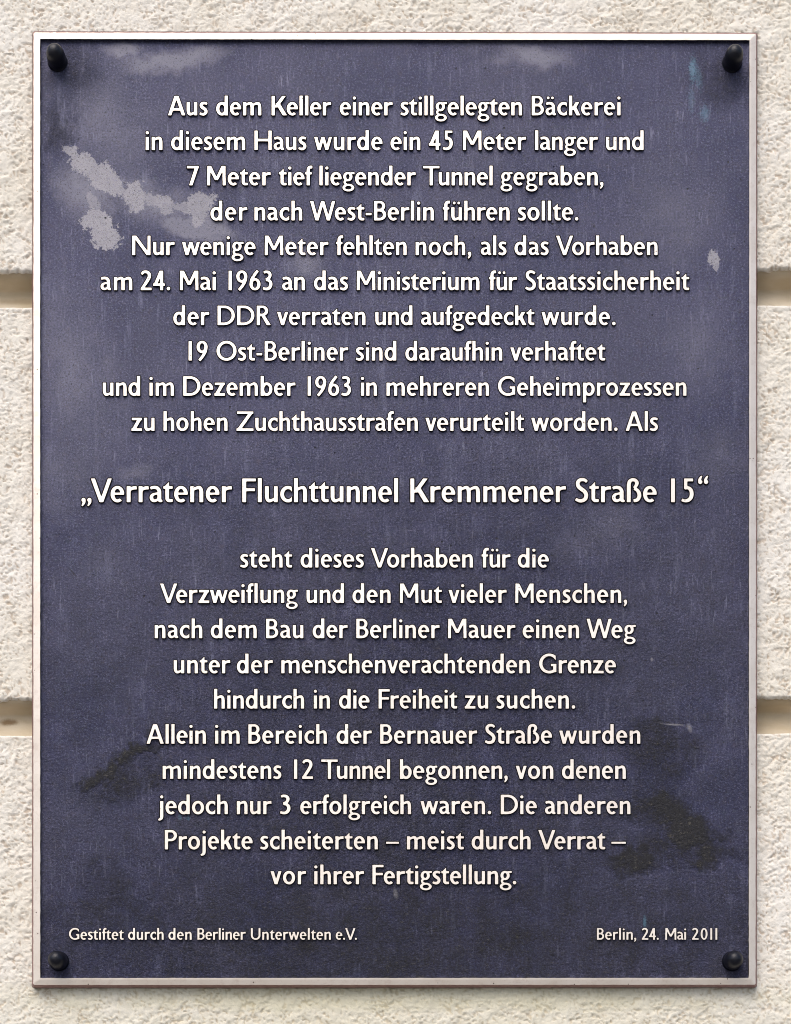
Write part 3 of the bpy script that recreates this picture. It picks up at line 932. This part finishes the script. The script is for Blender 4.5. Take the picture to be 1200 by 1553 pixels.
LET_H = 3.1
def glyph_mesh(loops, ox, base, s, V, Fc, FM, seed):
    """append one raised letter with drafted sides"""
    rr = random.Random(seed)
    out = 34.0
    tops, start = [], []
    for l in loops:
        n = len(l)
        prv, nx_ = np.roll(l, 1, 0), np.roll(l, -1, 0)
        d1 = l - prv; d1 /= np.linalg.norm(d1, axis=1)[:, None] + 1e-9
        d2 = nx_ - l; d2 /= np.linalg.norm(d2, axis=1)[:, None] + 1e-9
        t = d1 + d2; t /= np.linalg.norm(t, axis=1)[:, None] + 1e-9
        nrm = np.stack([t[:, 1], -t[:, 0]], 1)      # solid on the left -> outward is right
        b = len(V)
        start.append((b, n))
        for (off, h) in ((-7.0, LET_H), (1.0, LET_H - 0.5), (out, -0.4)):
            Q = l + nrm * off
            for x, y in Q:
                V.append(at(ox + x * s, base - y * s, h))
        tops.append([Vector((x, y, 0)) for x, y in l])
        for ringi in range(2):
            for i in range(n):
                a0, a1 = b + ringi * n + i, b + ringi * n + (i + 1) % n
                Fc.append((a0, a0 + n, a1 + n, a1)); FM.append(ringi)
    def area(q): return 0.5 * float(np.sum(q[:, 0] * np.roll(q[:, 1], -1) - np.roll(q[:, 0], -1) * q[:, 1]))
    outs = [k for k, l in enumerate(loops) if area(l) > 0]
    for k in outs:
        grp = [k]
        for m in range(len(loops)):
            if m not in outs and inside(np.array([loops[m][0, 0]]), np.array([loops[m][0, 1]]), loops[k])[0]:
                grp.append(m)
        idx = []
        for m in grp:
            b, n = start[m]
            idx += list(range(b, b + n))
        for a, b_, c in tessellate_polygon([tops[m] for m in grp]):
            p, q, r = V[idx[a]], V[idx[b_]], V[idx[c]]
            cr = (q[0] - p[0]) * (r[2] - p[2]) - (q[2] - p[2]) * (r[0] - p[0])
            f = (idx[a], idx[b_], idx[c])
            Fc.append(f if cr > 0 else f[::-1]); FM.append(0)

LINES = [
 (175.0, 29.9, 0, [('Aus', 254.5, 315.5), ('dem', 327.5, 397), ('Keller', 411.5, 503), ('einer', 515, 596.2), ('stillgelegten', 607, 792.5), ('Bäckerei', 806.2, 942)]),
 (227.6, 29.9, 0, [('in', 220.5, 247), ('diesem', 259.2, 372.5), ('Haus', 385.5, 465.5), ('wurde', 476.2, 580.8), ('ein', 592, 638.2), ('45', 650, 687.5), ('Meter', 702, 798.8), ('langer', 811.2, 907.5), ('und', 918.8, 977)]),
 (281.2, 29.9, 0, [('7', 283, 302), ('Meter', 313.8, 411.2), ('tief', 422.5, 474.5), ('liegender', 484, 631.2), ('Tunnel', 641.2, 748), ('gegraben,', 758.8, 916)]),
 (334.4, 29.9, 0.02, [('der', 318.8, 375.8), ('nach', 385.5, 459), ('West-Berlin', 470, 658.8), ('führen', 671.2, 773.8), ('sollte.', 785, 878)]),
 (387.0, 29.9, 0, [('Nur', 200, 265.5), ('wenige', 275.8, 388.2), ('Meter', 401.2, 498.8), ('fehlten', 509.2, 617.5), ('noch,', 630, 715.5), ('als', 728.8, 769), ('das', 780, 833), ('Vorhaben', 843.2, 998.2)]),
 (440.2, 29.9, 0, [('am', 152, 201.2), ('24.', 213, 258.8), ('Mai', 272.5, 328), ('1963', 346.2, 413.8), ('an', 427.5, 463.2), ('das', 475.8, 528.5), ('Ministerium', 540.8, 728), ('für', 741.2, 785), ('Staatssicherheit', 796.2, 1046.2)]),
 (493.2, 29.9, 0, [('der', 262.5, 318), ('DDR', 329.5, 411.2), ('verraten', 420, 555), ('und', 568.8, 626.2), ('aufgedeckt', 638.2, 811.2), ('wurde.', 821.2, 934.5)]),
 (547.0, 29.9, 0, [('19', 285.5, 315.5), ('Ost-Berliner', 328, 528.8), ('sind', 539.2, 601.8), ('daraufhin', 614.5, 762.5), ('verhaftet', 773.8, 918.8)]),
 (600.4, 29.9, 0, [('und', 155.5, 213.2), ('im', 226.2, 264.5), ('Dezember', 277.5, 448.8), ('1963', 466.2, 533), ('in', 547, 572.5), ('mehreren', 585.8, 742.5), ('Geheimprozessen', 755, 1042)]),
 (653.7, 29.9, 0, [('zu', 198.8, 235), ('hohen', 247.5, 345.8), ('Zuchthausstrafen', 358.2, 634.5), ('verurteilt', 645, 795.5), ('worden.', 805.5, 937.5), ('Als', 948.8, 998.8)]),
 (762.0, 36.6, -0.03, [('„Verratener', 123, 352.5), ('Fluchttunnel', 367, 604.5), ('Kremmener', 622, 859.2), ('Straße', 872, 996.8), ('15“', 1017.5, 1075)]),
 (861.0, 29.9, 0, [('steht', 363.8, 443.8), ('dieses', 455.5, 552.5), ('Vorhaben', 562.5, 718), ('für', 730, 775), ('die', 785, 833.2)]),
 (914.8, 29.9, 0, [('Verzweiflung', 242.5, 452.5), ('und', 464.5, 522.5), ('den', 534.2, 593.2), ('Mut', 606.2, 670.8), ('vieler', 680, 769.2), ('Menschen,', 781.2, 952)]),
 (968.2, 29.9, 0, [('nach', 234.2, 307.5), ('dem', 319.2, 390), ('Bau', 403.2, 460.8), ('der', 473.8, 528), ('Berliner', 540, 667.5), ('Mauer', 679.2, 782.5), ('einen', 792.5, 879.2), ('Weg', 889.5, 965)]),
 (1021.5, 29.9, 0, [('unter', 263, 350), ('der', 358.8, 414.5), ('menschenverachtenden', 426.2, 804.5), ('Grenze', 817.5, 935)]),
 (1075.0, 29.9, 0, [('hindurch', 324.2, 462), ('in', 475.5, 501.2), ('die', 513.8, 561.2), ('Freiheit', 573.8, 694.2), ('zu', 704.5, 741.2), ('suchen.', 752.5, 873.2)]),
 (1128.3, 29.9, 0, [('Allein', 222, 313), ('im', 325.8, 364.2), ('Bereich', 376.2, 496.5), ('der', 510, 564.5), ('Bernauer', 576.2, 724.5), ('Straße', 735, 838), ('wurden', 848, 972)]),
 (1181.7, 29.9, 0, [('mindestens', 246.2, 427.5), ('12', 445.5, 475.5), ('Tunnel', 486.8, 592.5), ('begonnen,', 606.2, 770.8), ('von', 782, 840), ('denen', 852, 950)]),
 (1235.2, 29.9, 0, [('jedoch', 239.5, 346.2), ('nur', 358.8, 412.5), ('3', 424.2, 441.2), ('erfolgreich', 455, 624.2), ('waren.', 637.5, 745.8), ('Die', 759.2, 815), ('anderen', 826.2, 957)]),
 (1288.6, 29.9, 0, [('Projekte', 249.5, 383.8), ('scheiterten', 394.2, 573.8), ('–', 585, 605.8), ('meist', 616.8, 704.2), ('durch', 715, 805.5), ('Verrat', 816.2, 918.8), ('–', 927, 950)]),
 (1341.5, 29.9, 0, [('vor', 410, 465), ('ihrer', 476.2, 553), ('Fertigstellung.', 564.5, 783.8)]),
 (1425.6, 17.9, 0, [('Gestiftet', 104.2, 188), ('durch', 193.8, 248.8), ('den', 255, 291.3), ('Berliner', 299, 373.2), ('Unterwelten', 380, 502.5), ('e.V.', 508.8, 542)]),
 (1425.6, 17.9, 0, [('Berlin,', 905, 965.8), ('24.', 973.2, 1000), ('Mai', 1008.8, 1041.5), ('2011', 1049.4, 1088.8)]),
]
resid = []
for li, (base, cap, bold, words) in enumerate(LINES):
    s = cap / CAP
    line = bpy.data.objects.new('text_line', None)
    col.objects.link(line)
    line.parent = plaque
    for wi, (txt, wx0, wx1) in enumerate(words):
        wx0 += 0.5; wx1 -= 0.5
        V, Fc, FM = [], [], []
        pen = 0.0
        items = []
        prev = None
        for ch in txt:
            prims, lb, rb = G[ch]
            loops, m0, m1 = glyph(ch, bold)
            kx = m1 - m0 if ch != 'j' else 130.0
            k = KERN.get((prev, ch), 0)
            if prev is not None: pen += lb + k
            left = m0 if ch != 'j' or prev is None else m1 - 130
            items.append((loops, pen - left))
            pen += (m1 - left) + rb
            last_rb = rb
            prev = ch
        natural = (pen - last_rb) * s
        gap = (wx1 - wx0 - natural) / max(1, len(txt) - 1)
        resid.append((abs(gap), txt, round(gap, 2), li))
        sx = 1.0
        for i, (loops, ox) in enumerate(items):
            if len(txt) == 1:
                sx = (wx1 - wx0) / natural
            glyph_mesh([l * np.array([sx, 1.0]) for l in loops], wx0 + ox * s + gap * i, base - 0.1, s, V, Fc, FM, li * 1000 + wi * 30 + i)
        link_mesh('word', V, Fc, [M_BRIGHT, M_SIDE], line, FM)
resid.sort(reverse=True)
print('letter gap residuals', [(t, g_) for _, t, g_, l in resid[:40]], 'mean', sum(r[2] for r in resid) / len(resid))
